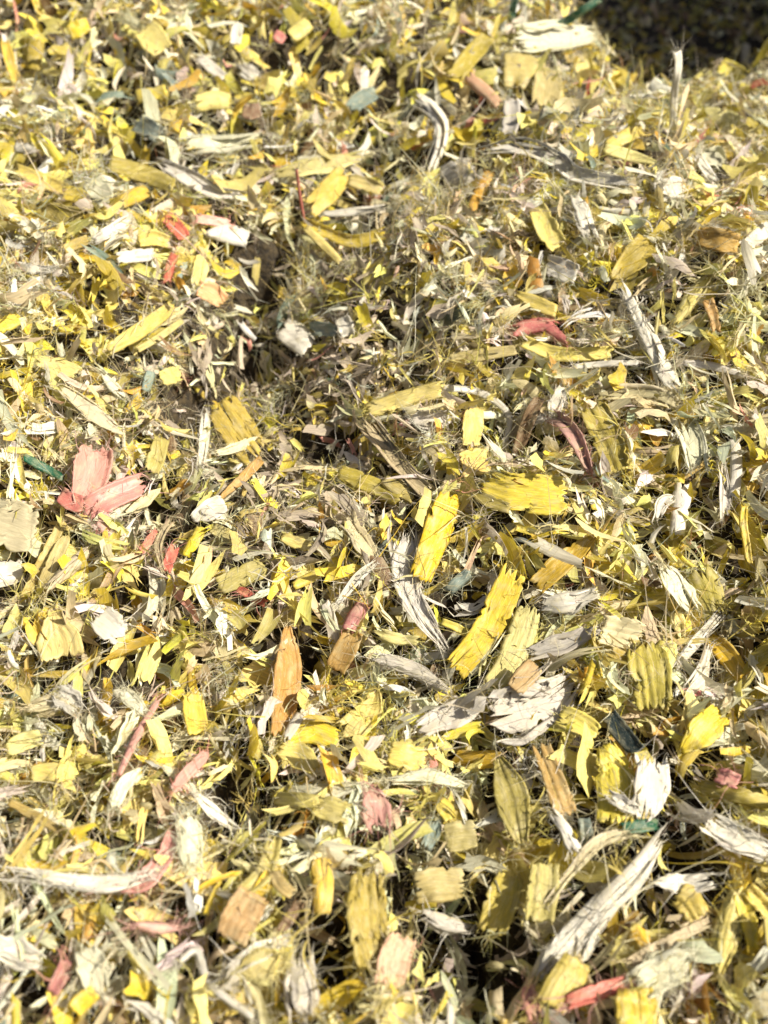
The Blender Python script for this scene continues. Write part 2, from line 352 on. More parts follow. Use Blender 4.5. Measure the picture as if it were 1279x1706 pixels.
# ------------------------------------------------------------------ the pieces one can pick out in the photograph
# kind (f flake, b frayed bundle of strands, t thread), colour, centre line "x,y,width ..." seen in the photograph, fray 0..3, curl, description; '*' marks a landmark piece; the olive strip at the rectangular flake paints its shaded side
HEROES = """
f|Y|836,118,56 866,120,60 893,126,50|1|0.2|*squarish bright yellow chip on the crest slope
f|O|912,116,30 912,150,50 908,180,46|2|0.2|fan-shaped olive golden flake
f|O|752,132,26 785,92,30 816,58,26|1|0.1|thick olive splinter with striped grain
f|Q|775,125,18 805,150,22 832,178,18|1|0.2|peach coloured curved strip
b|K|850,66,40 930,62,46 1000,52,30|3|0.1|hazy pale fibre tuft along the crest
f|E|914,52,12 955,28,14 1002,-4,10|0|0.0|*long dark green strip sticking up over the crest
f|E|859,-6,12 854,14,12 852,36,9|0|0.0|short upright green stem
t|W|1127,84,15 1130,108,12 1123,160,12 1120,226,11|2|0.1|*thin white stalk standing upright on the crest
f|W|1243,72,9 1242,90,13 1241,108,13|1|0.1|stubby white spike standing on the crest
b|W|688,158,24 724,186,24 735,225,22 708,292,18|2|0.3|bent white strip folded like an elbow
f|L|852,164,22 852,195,30 846,226,20|1|0.2|small greyish white leaf-shaped flake
b|W|796,252,14 870,243,26 930,266,30 965,292,26 1072,306,18|3|0.2|*long frayed white strip bridging a hollow
f|L|735,302,40 762,290,46 792,280,38|2|0.3|broad lilac white flake
f|Y|893,344,20 908,372,38 918,392,38 932,412,18|0|0.3|smooth yellow leaf-shaped chip
b|W|953,318,22 970,358,26 986,402,22|3|0.1|furry white strip hanging over a hollow
f|A|816,284,16 800,318,20 784,352,12|1|0.3|narrow amber sliver folded lengthwise
f|Y|1082,402,44 1056,430,44 1018,468,16|0|0.1|*bright yellow wedge with a broad top
f|W|908,440,34 938,450,38 962,458,30|1|0.2|crumpled white flake
f|Y|1008,246,16 1040,228,24 1072,214,22|1|0.1|short lemon strip cut square
f|M|1004,246,12 1050,260,20 1096,272,6|1|0.1|pointed pale lemon blade
b|W|1098,318,26 1126,316,34 1152,314,22|3|0.1|brilliant white fuzzy wad
b|W|1153,254,10 1174,282,18 1192,306,16|2|0.2|short white strip with a forked end
f|W|1244,410,22 1262,394,24 1284,376,22|0|0.1|clean white block cut square
f|A|1160,394,24 1196,400,38 1232,406,28|1|0.2|orange flake with ragged corners
b|M|1186,454,16 1152,500,24 1118,544,16|3|0.3|lime yellow frayed strip with a folded back
f|A|1178,498,20 1188,525,18 1194,556,12|1|0.3|hooked amber scrap
f|Y|858,488,8 890,504,24 928,520,18|1|0.2|pointed yellow blade above the red curl
f|R|850,556,16 878,545,24 912,542,24 936,560,22 948,578,8|3|0.3|*crimped red curl of film
f|Y|866,566,14 920,588,24 968,590,22 1024,586,16|1|0.4|long lime yellow strip with rolled edge
f|O|745,598,10 802,591,20 866,582,12|1|0.2|thin yellow olive strip lying flat
b|W|1028,468,22 1058,520,26 1084,572,32 1108,624,42 1136,664,34|3|0.3|*long bright white frayed strip bent in the middle
b|C|990,656,18 1050,650,26 1108,660,26 1138,682,20|3|0.3|fuzzy cream strip lying crosswise
t|W|955,611,8 1010,606,10 1064,604,8|2|0.1|thin white straw lying level
t|L|1136,604,10 1185,610,13 1232,622,9|2|0.1|pale grey straw
f|O|984,674,34 1008,722,52 1022,760,46 1032,788,24|1|0.15|*olive yellow tongue-shaped flake with lengthwise grain
f|F|906,692,20 936,702,26 962,736,24 976,770,16 988,796,8|2|0.5|*twisted pink ribbon with a white head
b|W|872,680,26 890,688,30 912,694,20|3|0.2|white fluffy knot at the end of the pink ribbon
b|W|944,640,14 930,664,24 918,694,20|3|0.2|small white frayed tongue
b|K|1144,700,34 1158,740,38 1160,784,30|3|0.2|pale greenish strip with furry edges
f|W|1222,728,14 1226,776,20 1222,832,14|1|0.2|narrow white blade hanging down
f|Y|803,800,52 845,816,60 900,824,66 947,826,60|2|0.12|*large rectangular yellow flake with a fuzzy short edge
f|O|783,818,14 818,836,20 852,848,14|1|0.2|dull olive strip tucked under the rectangular flake
f|D|757,822,44 734,872,50 716,920,42 696,970,26|1|0.15|*golden rectangular strip leaning on a white gauze tongue
b|L|678,874,46 672,930,56 682,985,44 706,1032,34 748,1090,14|3|0.2|*greyish white gauze tongue narrowing to a tail
f|Y|860,944,36 836,1000,50 800,1066,48 754,1120,40|1|0.1|*long yellow plank-like strip with split grain
f|M|884,1008,34 864,1066,48 846,1108,42 818,1146,26|1|0.15|broad pale lemon strip with a torn foot
f|D|992,892,6 966,914,26 930,942,36 890,980,26|0|0.15|*pointed golden blade like a willow leaf
b|G|600,690,40 640,736,28 682,792,26 722,828,50|2|0.2|*flared beige strip shaped like a bone
f|O|562,788,22 615,808,32 668,832,26|1|0.35|olive bark-like splinter
f|D|765,776,36 790,770,44 816,766,30|2|0.2|round orange yellow flake
f|Y|791,678,22 788,710,34 785,744,20|1|0.2|upright yellow diamond-shaped chip
f|M|602,688,16 660,670,30 742,644,20|2|0.2|pale lime ribbon with worn surface
b|L|680,702,24 716,698,28 752,694,20|3|0.1|fuzzy lilac white pad
t|W|738,646,10 800,655,12 846,690,10 842,738,8|2|0.1|white curved thread shaped like a hook
f|D|362,664,42 388,704,60 408,734,58 430,764,34|3|0.1|*golden brown hairy flake with a fuzzy white tip
b|C|356,756,12 395,745,16 432,728,12|2|0.2|beige strand lying across the hairy golden flake
f|A|438,762,14 404,796,16 362,834,6|1|0.2|slim amber splinter
b|W|341,684,14 338,730,16 332,784,10|3|0.1|furry white string standing up
f|W|318,864,12 345,852,34 374,836,26|0|0.25|*clean white shell-shaped chip
f|O|352,878,16 378,892,22 404,908,18|1|0.4|rolled olive tube
f|Y|337,878,16 322,904,20 308,928,14|1|0.4|folded yellow loop
f|F|162,742,40 156,770,62 146,812,54 140,860,18|2|0.5|*crumpled translucent pink film wad
f|R|136,852,34 184,828,42 216,814,40 242,804,34|2|0.3|*coral red strip jutting out of the pink film
f|P|168,850,20 172,872,24 178,892,10|3|0.3|salmon rag hanging below the red strip
f|R|100,822,24 120,836,30 140,840,24|1|0.3|small red flap behind the pink film
f|C|-14,862,60 24,876,84 62,884,56|1|0.2|*big sunlit cream block with straight grain
f|W|-14,962,40 14,954,42 40,948,24|0|0.2|*blunt white chip below the cream block
f|D|107,864,14 74,928,18 36,1004,12|1|0.3|long yellow straw leaning outward
f|O|112,890,16 92,930,22 66,985,14|1|0.3|olive yellow straw with split end
b|G|158,906,18 118,944,24 70,990,14|2|0.2|beige strip parallel to the straws
f|Y|88,1010,8 92,1040,46 98,1066,76 104,1098,70|1|0.1|*big bright yellow triangular flake
f|W|163,1022,40 186,1044,50 208,1060,34|2|0.3|*square brilliant white chip with fuzzy rim
f|E|38,760,10 70,778,15 107,798,11|0|0.1|*straight dark green strip with blunt ends
f|Y|-4,746,9 22,750,10 48,752,6|0|0.2|tiny yellow needle
b|C|94,640,16 142,680,28 178,704,26 210,726,10|2|0.3|*cream frayed tape curving down the slope
b|K|168,618,10 188,645,18 214,668,8|2|0.2|wispy pale strand
f|R|264,884,8 250,898,14 234,922,10|2|0.3|small torn red rag
f|R|292,906,12 284,930,18 274,954,14|2|0.3|second torn red rag with a frayed foot
b|G|292,854,14 272,884,12 264,910,12 272,954,8|2|0.2|crooked beige twig-like strand
f|A|478,1036,6 480,1090,38 478,1140,46 468,1228,26|1|0.15|*tall amber wood-like blade with dark grain
f|A|594,1046,20 576,1080,38 556,1118,34|1|0.2|orange brown chip standing in a gap
f|R|608,1004,18 594,1024,26 578,1052,16|1|0.4|red curl in the gap
f|R|394,978,8 416,992,14 444,1006,12|1|0.3|crimson hooked strip
f|O|362,978,24 402,960,36 444,944,26|1|0.15|olive flake with flat face
f|Y|488,976,12 518,962,18 548,944,8|0|0.2|slender yellow curved chip
b|C|572,856,34 600,898,42 632,954,26|3|0.3|cream yellow woolly strip
f|M|468,892,14 494,904,20 524,912,10|1|0.2|small pale lemon strip
f|W|468,544,36 492,560,46 516,580,30|1|0.2|*pair-lobed white chip in the dim hollow
f|W|568,528,18 576,545,28 580,560,14|1|0.3|tiny white tooth-like chip
b|L|251,264,24 300,288,26 352,316,24 412,328,10|1|0.3|*long lilac white strip sloping downhill
b|K|292,242,22 366,238,28 438,230,18|3|0.2|pale fluffy strip lying level
f|T|222,204,26 246,214,32 272,228,22|2|0.3|*dull green scrap beside a black gap
f|T|578,182,20 602,166,28 628,152,14|2|0.3|dark teal rag near the top hollow
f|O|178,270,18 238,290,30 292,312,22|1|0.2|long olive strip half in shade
f|Y|240,46,34 255,64,46 272,86,20|0|0.1|*yellow diamond chip on the far slope
f|Y|114,56,20 130,48,28 148,40,20|0|0.2|small yellow chip on the far slope
f|Y|225,163,24 250,158,22 278,150,12|0|0.2|sunlit yellow tab
f|W|397,38,14 394,54,20 391,74,14|0|0.2|*bright white upright chip on the far slope
f|R|456,56,14 466,62,18 474,68,10|0|0.2|dark red speck-like chip
f|Y|484,62,20 500,50,28 516,38,14|0|0.2|lemon chip close to the dark red one
f|D|8,68,12 16,100,18 28,138,12|1|0.3|golden upright strip at the heap edge
f|O|56,346,22 94,356,34 138,362,24|1|0.15|*olive yellow plate on the slope
f|W|343,390,10 378,390,32 414,400,20|0|0.3|*white petal-shaped chip
f|Y|230,402,12 255,396,26 282,404,14|0|0.3|yellow hat-shaped chip
f|R|274,358,20 292,376,24 310,398,16|1|0.3|*brick red strip above the reddish rag
f|R|291,420,12 283,446,16 277,474,8|2|0.3|reddish rag
f|Q|328,478,20 352,488,32 374,504,18|1|0.3|peach chip with a notch
f|Y|340,424,18 334,450,26 327,478,16|1|0.2|yellow chip leaning into a gap
f|D|578,282,30 548,318,38 512,352,30|2|0.1|*golden flake with lengthwise furrows
f|Y|578,298,14 608,306,24 638,318,14|1|0.3|yellow arched chip
f|Y|498,368,16 540,386,20 590,402,22 648,386,14|1|0.4|*curved yellow strip like a smile
f|Y|508,378,12 538,408,15 568,438,8|0|0.3|straight yellow splinter crossing the curved strip
b|M|452,290,18 530,275,30 612,262,20|3|0.1|lemon woolly strip
t|R|494,282,4 500,330,5 509,374,3|0|0.0|*fine red thread standing up
b|W|528,358,7 590,353,12 646,344,8|1|0.2|thin white sliver lying level
t|W|498,462,7 497,490,8 494,524,7|1|0.1|short white stick
f|T|512,548,18 536,548,24 562,552,14|2|0.3|dark green rag in the dim hollow
f|Y|178,584,16 234,550,26 292,508,16|1|0.2|*sunlit yellow twin strip
f|M|228,584,8 268,560,12 306,532,8|0|0.2|narrow pale strip beside the twin strip
f|Y|319,1152,30 324,1184,38 330,1224,28|1|0.15|*upright yellow rectangle with a curled corner
f|Y|468,1232,16 514,1219,38 566,1234,30|1|0.2|*sunlit yellow boat-shaped flake
f|Y|462,1246,18 500,1260,44 528,1284,16|1|0.2|yellow triangular flake under the boat-shaped one
f|Y|566,1222,24 598,1202,46 616,1182,40 628,1148,12|2|0.2|sunlit yellow torn flake
f|W|502,1188,10 490,1208,18 476,1230,10|1|0.3|tiny white fang
f|D|12,1334,12 56,1358,15 104,1386,10|0|0.2|*straight golden splinter
f|M|50,1290,24 80,1286,30 110,1286,22|1|0.2|pale yellow tab
t|P|262,1168,10 228,1226,13 198,1290,9|1|0.2|*long pink strand
f|P|348,1252,16 312,1288,20 288,1318,10|2|0.3|pink torn ribbon
f|R|293,1382,18 272,1430,28 238,1468,34 192,1480,12|1|0.4|*glossy coral red crescent
b|W|-10,1452,22 96,1464,30 180,1472,28 256,1454,14|3|0.2|*long white gauze strip
b|W|324,1322,14 350,1346,22 390,1380,12|2|0.2|white forked fibre
b|K|244,1278,14 206,1308,24 188,1350,18|1|0.3|pale blade bent downward
b|K|308,1352,36 316,1400,46 318,1448,30|3|0.2|pale gauze rag
f|Y|458,1392,16 446,1440,30 424,1470,28 390,1494,14|1|0.3|*yellow twisted strip beside a hollow
f|A|424,1486,44 402,1526,62 382,1566,40|0|0.1|*smooth tan brown square flake
f|D|534,1428,28 538,1474,36 536,1524,16|0|0.15|*golden narrow rectangle
f|O|612,1446,36 610,1500,64 614,1560,62 626,1626,44|2|0.1|*large olive yellow board with striped grain
f|P|618,1308,20 626,1345,48 632,1382,30|3|0.3|*salmon star-shaped rag
b|K|438,1316,14 520,1322,28 614,1306,18|2|0.2|pale crosswise strip
f|Y|522,1340,24 550,1348,40 584,1356,26|2|0.2|sunlit yellow scrap under the pale strip
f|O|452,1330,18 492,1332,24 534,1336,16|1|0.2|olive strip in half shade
f|F|222,1540,8 262,1546,20 300,1544,8|3|0.3|faded salmon rag
f|B|502,1498,14 484,1528,20 464,1554,10|1|0.2|reddish brown strip in shade
b|W|490,1558,12 430,1590,28 370,1624,14|2|0.2|white slanted strip
b|L|496,1584,32 502,1640,42 506,1700,34|2|0.15|*wide greyish white strip with threads
b|W|-14,1570,46 36,1588,54 76,1606,24|1|0.3|white folded gauze
b|K|138,1576,40 156,1610,50 168,1660,30|1|0.3|translucent pale film
f|Y|122,1684,26 140,1666,32 160,1652,18|0|0.2|small bright yellow chip low on the heap
b|M|396,1622,28 438,1606,52 482,1602,26|3|0.2|lemon woolly wad
f|R|112,1598,14 102,1626,24 86,1656,16|1|0.3|rust red curl
t|W|298,1602,10 328,1584,12 350,1640,14 424,1696,12|2|0.2|white wavy thread
b|L|688,1216,24 750,1188,40 806,1168,40|1|0.15|*narrow fibrous white plank
b|L|804,1196,80 868,1180,92 920,1158,66 962,1124,26|2|0.1|*wide fibrous greyish white plate
f|A|892,1106,22 874,1128,38 856,1150,24|0|0.1|*orange square chip on the fibrous plate
f|Y|930,1188,24 962,1204,42 996,1224,20|1|0.2|yellow jagged flake
f|Y|1132,1252,8 1162,1226,46 1180,1208,50 1202,1186,30|1|0.2|*bright yellow scoop-shaped flake
f|Y|1008,1238,26 1024,1290,62 1028,1334,66 1022,1374,48|1|0.15|*sunlit yellow flake behind a white block
b|W|1084,1256,46 1082,1306,52 1078,1344,52 1072,1368,40|1|0.15|*upright sunlit white block with furrows
b|W|1008,1322,18 1036,1338,24 1070,1354,22|1|0.2|white arm of the upright block
b|W|1114,1372,18 1066,1440,42 992,1522,50 934,1590,58 888,1644,20|1|0.25|*longest white strip with ragged lower end
f|O|828,1258,10 846,1306,50 858,1350,52 870,1408,18|1|0.15|*olive yellow kite-shaped flake
f|A|898,1234,22 922,1296,34 936,1336,40 948,1362,22|2|0.15|*orange bark-like strip
f|Y|1234,1462,12 1218,1520,36 1206,1570,46 1194,1626,14|2|0.3|*drooping yellow torn fan
f|Y|1232,1486,18 1246,1530,30 1256,1584,12|1|0.3|second blade of the yellow fan
f|Y|1244,1478,16 1264,1500,28 1290,1528,18|1|0.3|third blade of the yellow fan
f|Y|1128,1486,36 1146,1500,48 1166,1530,26|1|0.2|yellow chip under the white flag
b|W|1082,1466,14 1138,1472,30 1192,1464,22|1|0.3|*white flag-like strip
f|E|1034,1380,14 1066,1376,22 1098,1372,12|1|0.2|*emerald scrap below the white block
b|W|918,1346,16 942,1382,20 958,1424,24|1|0.3|white peg with a rounded head
f|T|972,1362,18 976,1392,24 972,1424,20|0|0.2|dark green chip behind the white peg
b|C|896,1524,8 956,1446,14 1000,1402,20 1068,1386,14|3|0.2|pale feathered strand
f|O|688,1480,48 728,1474,60 774,1472,44|1|0.2|*olive yellow slab with a crack
f|M|908,1436,38 904,1484,54 898,1536,40|1|0.2|*pale yellow corrugated flake
f|O|852,1456,24 836,1500,56 818,1556,36|1|0.2|olive torn flake
b|L|698,1518,18 740,1538,30 786,1548,14|1|0.3|lilac white fold above a black gap
b|K|1056,1646,48 1108,1616,66 1154,1584,30|2|0.2|*pale gauze sheet low on the heap
f|G|1046,1604,14 1116,1566,20 1186,1532,12|1|0.2|grey olive strip
f|Y|1058,1646,50 1060,1680,70 1062,1716,60|0|0.15|*bright yellow flake low on the heap
f|R|940,1672,14 990,1654,28 1044,1636,14|2|0.3|*dark red rag low on the heap
f|P|878,1640,18 884,1666,26 892,1698,14|2|0.3|pink rag at the strip's ragged end
f|Y|964,1596,40 940,1636,60 914,1680,40|1|0.15|yellow flake under the longest white strip
f|Q|674,1556,30 656,1600,54 646,1648,34|2|0.2|*peach coloured flake
b|W|1176,1358,30 1220,1390,44 1290,1424,30|2|0.2|*soft white strip at the heap edge
f|O|1162,1310,20 1220,1322,28 1290,1342,22|1|0.3|olive rolled strip
f|R|1192,1288,20 1210,1296,28 1232,1302,16|1|0.3|brick red patch
b|K|638,1302,12 712,1292,24 786,1312,12|3|0.2|pale wispy strip
f|Y|730,1336,18 742,1348,26 750,1366,12|0|0.2|rounded yellow chip
b|T|732,1360,12 722,1386,24 708,1418,20|2|0.2|pale teal bundle
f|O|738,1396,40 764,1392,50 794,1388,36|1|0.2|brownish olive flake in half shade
f|Y|646,1252,26 678,1260,44 710,1268,22|1|0.2|yellow flake with a scalloped edge
f|N|1012,1188,18 1034,1220,32 1064,1254,22|0|0.2|*blackish green strip in a gap
f|Y|1240,840,10 1238,872,13 1244,910,12 1250,954,12|0|0.3|*bright yellow squiggle
f|W|1137,802,18 1134,840,30 1127,894,16|1|0.3|white fin-like flake
b|W|1094,872,14 1104,838,18 1124,828,14|1|0.3|white hooked strip beside the fin
b|K|1102,946,34 1130,980,42 1158,1020,24|2|0.15|*pale grey green tongue
f|O|1160,946,36 1176,985,54 1190,1034,34|2|0.2|olive yellow ragged flake
f|Y|1124,1018,12 1130,1038,24 1136,1064,10|0|0.2|bright yellow small kite
b|L|872,1092,24 940,1070,30 1004,1044,12|1|0.2|greyish white slanted strip
b|W|896,1004,34 945,1004,40 1004,984,24|2|0.3|white rolled strip in the gap
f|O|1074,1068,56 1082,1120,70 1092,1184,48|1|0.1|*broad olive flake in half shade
f|C|998,1046,36 1034,1054,54 1072,1062,36|2|0.2|cream yellow flake with a torn side
f|T|744,988,12 762,970,20 784,952,14|2|0.3|teal grey frayed scrap
b|L|1204,770,12 1210,820,18 1205,870,14|2|0.2|tall pale strand
b|W|560,1010,10 600,960,16 628,935,8|2|0.2|short white fibre
b|L|610,1090,16 680,1112,28 760,1160,14|2|0.2|greyish white pennant
f|M|620,1050,12 660,1064,20 700,1068,10|2|0.2|pale lime strand
f|B|860,760,16 880,700,22 900,660,14|1|0.2|brown strip deep in a gap
f|O|690,830,22 660,812,26 640,796,18|1|0.2|olive chip beside the bone-shaped strip
f|D|455,1450,16 470,1476,22 490,1490,14|1|0.2|golden chip behind the twisted strip
f|Y|735,1035,10 770,1050,14 790,1062,10|0|0.2|slim yellow chip in a dark gap
b|W|1120,1120,10 1160,1070,18 1210,1010,12|2|0.2|white slanted fibre strip
b|W|1140,1150,10 1170,1110,14 1182,1070,10|2|0.2|white forked twig
f|D|1180,1060,16 1210,1090,34 1240,1130,24|1|0.2|golden flake half covered by fibres
f|O|62,64,22 58,90,28 54,118,20|1|0.2|olive oval scrap on the far slope
f|L|330,94,14 352,112,18 374,130,12|1|0.2|grey strip on the far slope
b|W|396,110,16 414,118,24 434,126,14|2|0.2|white torn tuft on the far slope
f|M|322,174,24 356,167,32 386,172,22|2|0.2|wide pale lemon pad
f|B|402,184,18 418,186,26 436,182,16|1|0.3|brown curled scrap
f|Y|22,280,12 68,300,24 116,318,12|1|0.2|*slanting yellow strip on the slope
f|W|24,246,14 42,247,18 60,249,12|0|0.2|tiny white tab
f|K|148,298,28 164,316,38 180,338,20|1|0.2|*pale green grey flake on the slope
f|Y|106,320,18 126,325,26 144,331,16|0|0.2|stubby yellow lozenge
f|D|202,338,16 226,326,26 248,316,18|1|0.2|golden torn scrap on the slope
b|W|152,402,14 188,384,22 224,358,12|2|0.2|*white slanting fibre strip on the slope
f|W|193,430,16 226,426,22 258,424,18|1|0.2|flat white bar below the fibre strip
f|Y|4,268,14 14,252,20 24,238,12|0|0.2|short yellow stub at the heap edge
f|P|324,364,10 354,368,16 388,374,10|2|0.2|dull pink streak
f|D|106,416,12 128,406,18 148,398,12|1|0.2|small golden curl on the slope
f|Y|-6,548,20 14,538,26 34,528,18|1|0.2|*bright lemon flake at the heap edge
f|M|56,602,16 96,610,26 136,622,20|3|0.2|hairy pale lime flake
f|Y|-6,628,9 24,622,11 54,616,8|0|0.2|thin yellow stick at the heap edge
f|T|252,618,12 247,634,18 243,652,12|1|0.3|small teal chip
f|M|266,632,22 284,626,28 302,620,22|2|0.2|round lemon chip beside the teal one
f|O|270,728,22 262,756,30 252,788,24|1|0.2|*upright olive block above the torn rags
f|M|1166,194,22 1204,200,36 1242,214,22|3|0.2|*fuzzy lemon mat below the crest
f|Y|1196,108,22 1220,118,30 1246,132,20|2|0.2|yellow ragged chip on the crest
b|K|1168,250,20 1186,262,32 1206,276,18|2|0.2|pale green rag below the lemon mat
b|W|20,440,14 60,450,20 100,446,12|3|0.2|*wispy white strip on the slope
b|C|40,1180,18 90,1170,26 130,1190,16|3|0.2|*cream woolly strip low on the slope
f|M|10,1250,20 40,1235,30 72,1228,20|2|0.2|*pale lemon mat low on the slope
b|K|200,1150,16 222,1168,26 246,1190,16|3|0.2|*pale knotted tuft
b|W|90,1150,30 112,1166,42 130,1186,26|2|0.3|*white folded scrap
"""
NOUN = {'Y': 'yellow', 'D': 'golden', 'A': 'amber', 'O': 'olive', 'M': 'lemon', 'W': 'white', 'C': 'cream', 'G': 'beige', 'K': 'pale', 'L': 'greyish_white', 'F': 'pink',
        'R': 'red', 'P': 'pink', 'Q': 'peach', 'E': 'green', 'T': 'teal', 'B': 'brown', 'N': 'blackish'}
KINDW = {'f': 'flake', 'b': 'fibre_strip', 't': 'thread'}
HAIR_OF = {'Y': 'M', 'D': 'C', 'A': 'C', 'O': 'M', 'M': 'M', 'W': 'W', 'C': 'C', 'G': 'C', 'K': 'K', 'L': 'W', 'F': 'F', 'R': 'P', 'P': 'P', 'Q': 'C', 'E': 'T', 'T': 'K', 'B': 'G', 'N': 'T'}

def catmull(P, s):
    """P (k,d) stations, s in 0..1 (may run a little outside)"""
    k = len(P)
    L = np.concatenate([[0], np.cumsum(np.linalg.norm(np.diff(P[:, :2], axis=0), axis=1))]); L /= L[-1]
    Q = np.vstack([2 * P[0] - P[1], P, 2 * P[-1] - P[-2]])
    i = np.clip(np.searchsorted(L, s, side='right') - 1, 0, k - 2)
    f = (s - L[i]) / (L[i + 1] - L[i])
    p0, p1, p2, p3 = Q[i], Q[i + 1], Q[i + 2], Q[i + 3]
    f = f[..., None]
    return 0.5 * (2 * p1 + (p2 - p0) * f + (2 * p0 - 5 * p1 + 4 * p2 - p3) * f ** 2 + (3 * p1 - p0 - 3 * p2 + p3) * f ** 3)

DM = 4
HDEPTH = np.full((int(IH) // DM + 60, int(IW) // DM + 60), 9.0)     # nearest hand-placed piece, to keep the loose fill from burying it
def splat(V):
    px, py, dep = project(V)
    i = (py / DM).astype(int) + 30; j = (px / DM).astype(int) + 30
    ok = (i >= 0) & (j >= 0) & (i < HDEPTH.shape[0]) & (j < HDEPTH.shape[1])
    np.minimum.at(HDEPTH, (i[ok], j[ok]), dep[ok])

ANCHORS, heroes = [], []
for line in HEROES.strip().splitlines():
    kind, col, st, fray, curl, desc = line.split('|')
    S = np.array([[float(v) for v in q.split(',')] for q in st.split()])
    star = desc.startswith('*'); desc = desc.lstrip('*')
    heroes.append((kind, col, S, int(fray), float(curl), desc, star))
    if star: ANCHORS.append((S[:, 0].mean(), S[:, 1].mean(), desc))
AXY = np.array([(a[0], a[1]) for a in ANCHORS])
def near_anchor(px, py, skip=None):
    d = np.hypot(AXY[:, 0] - px, (AXY[:, 1] - py))
    for k in np.argsort(d):
        if ANCHORS[k][2] != skip: return ANCHORS[k][2]

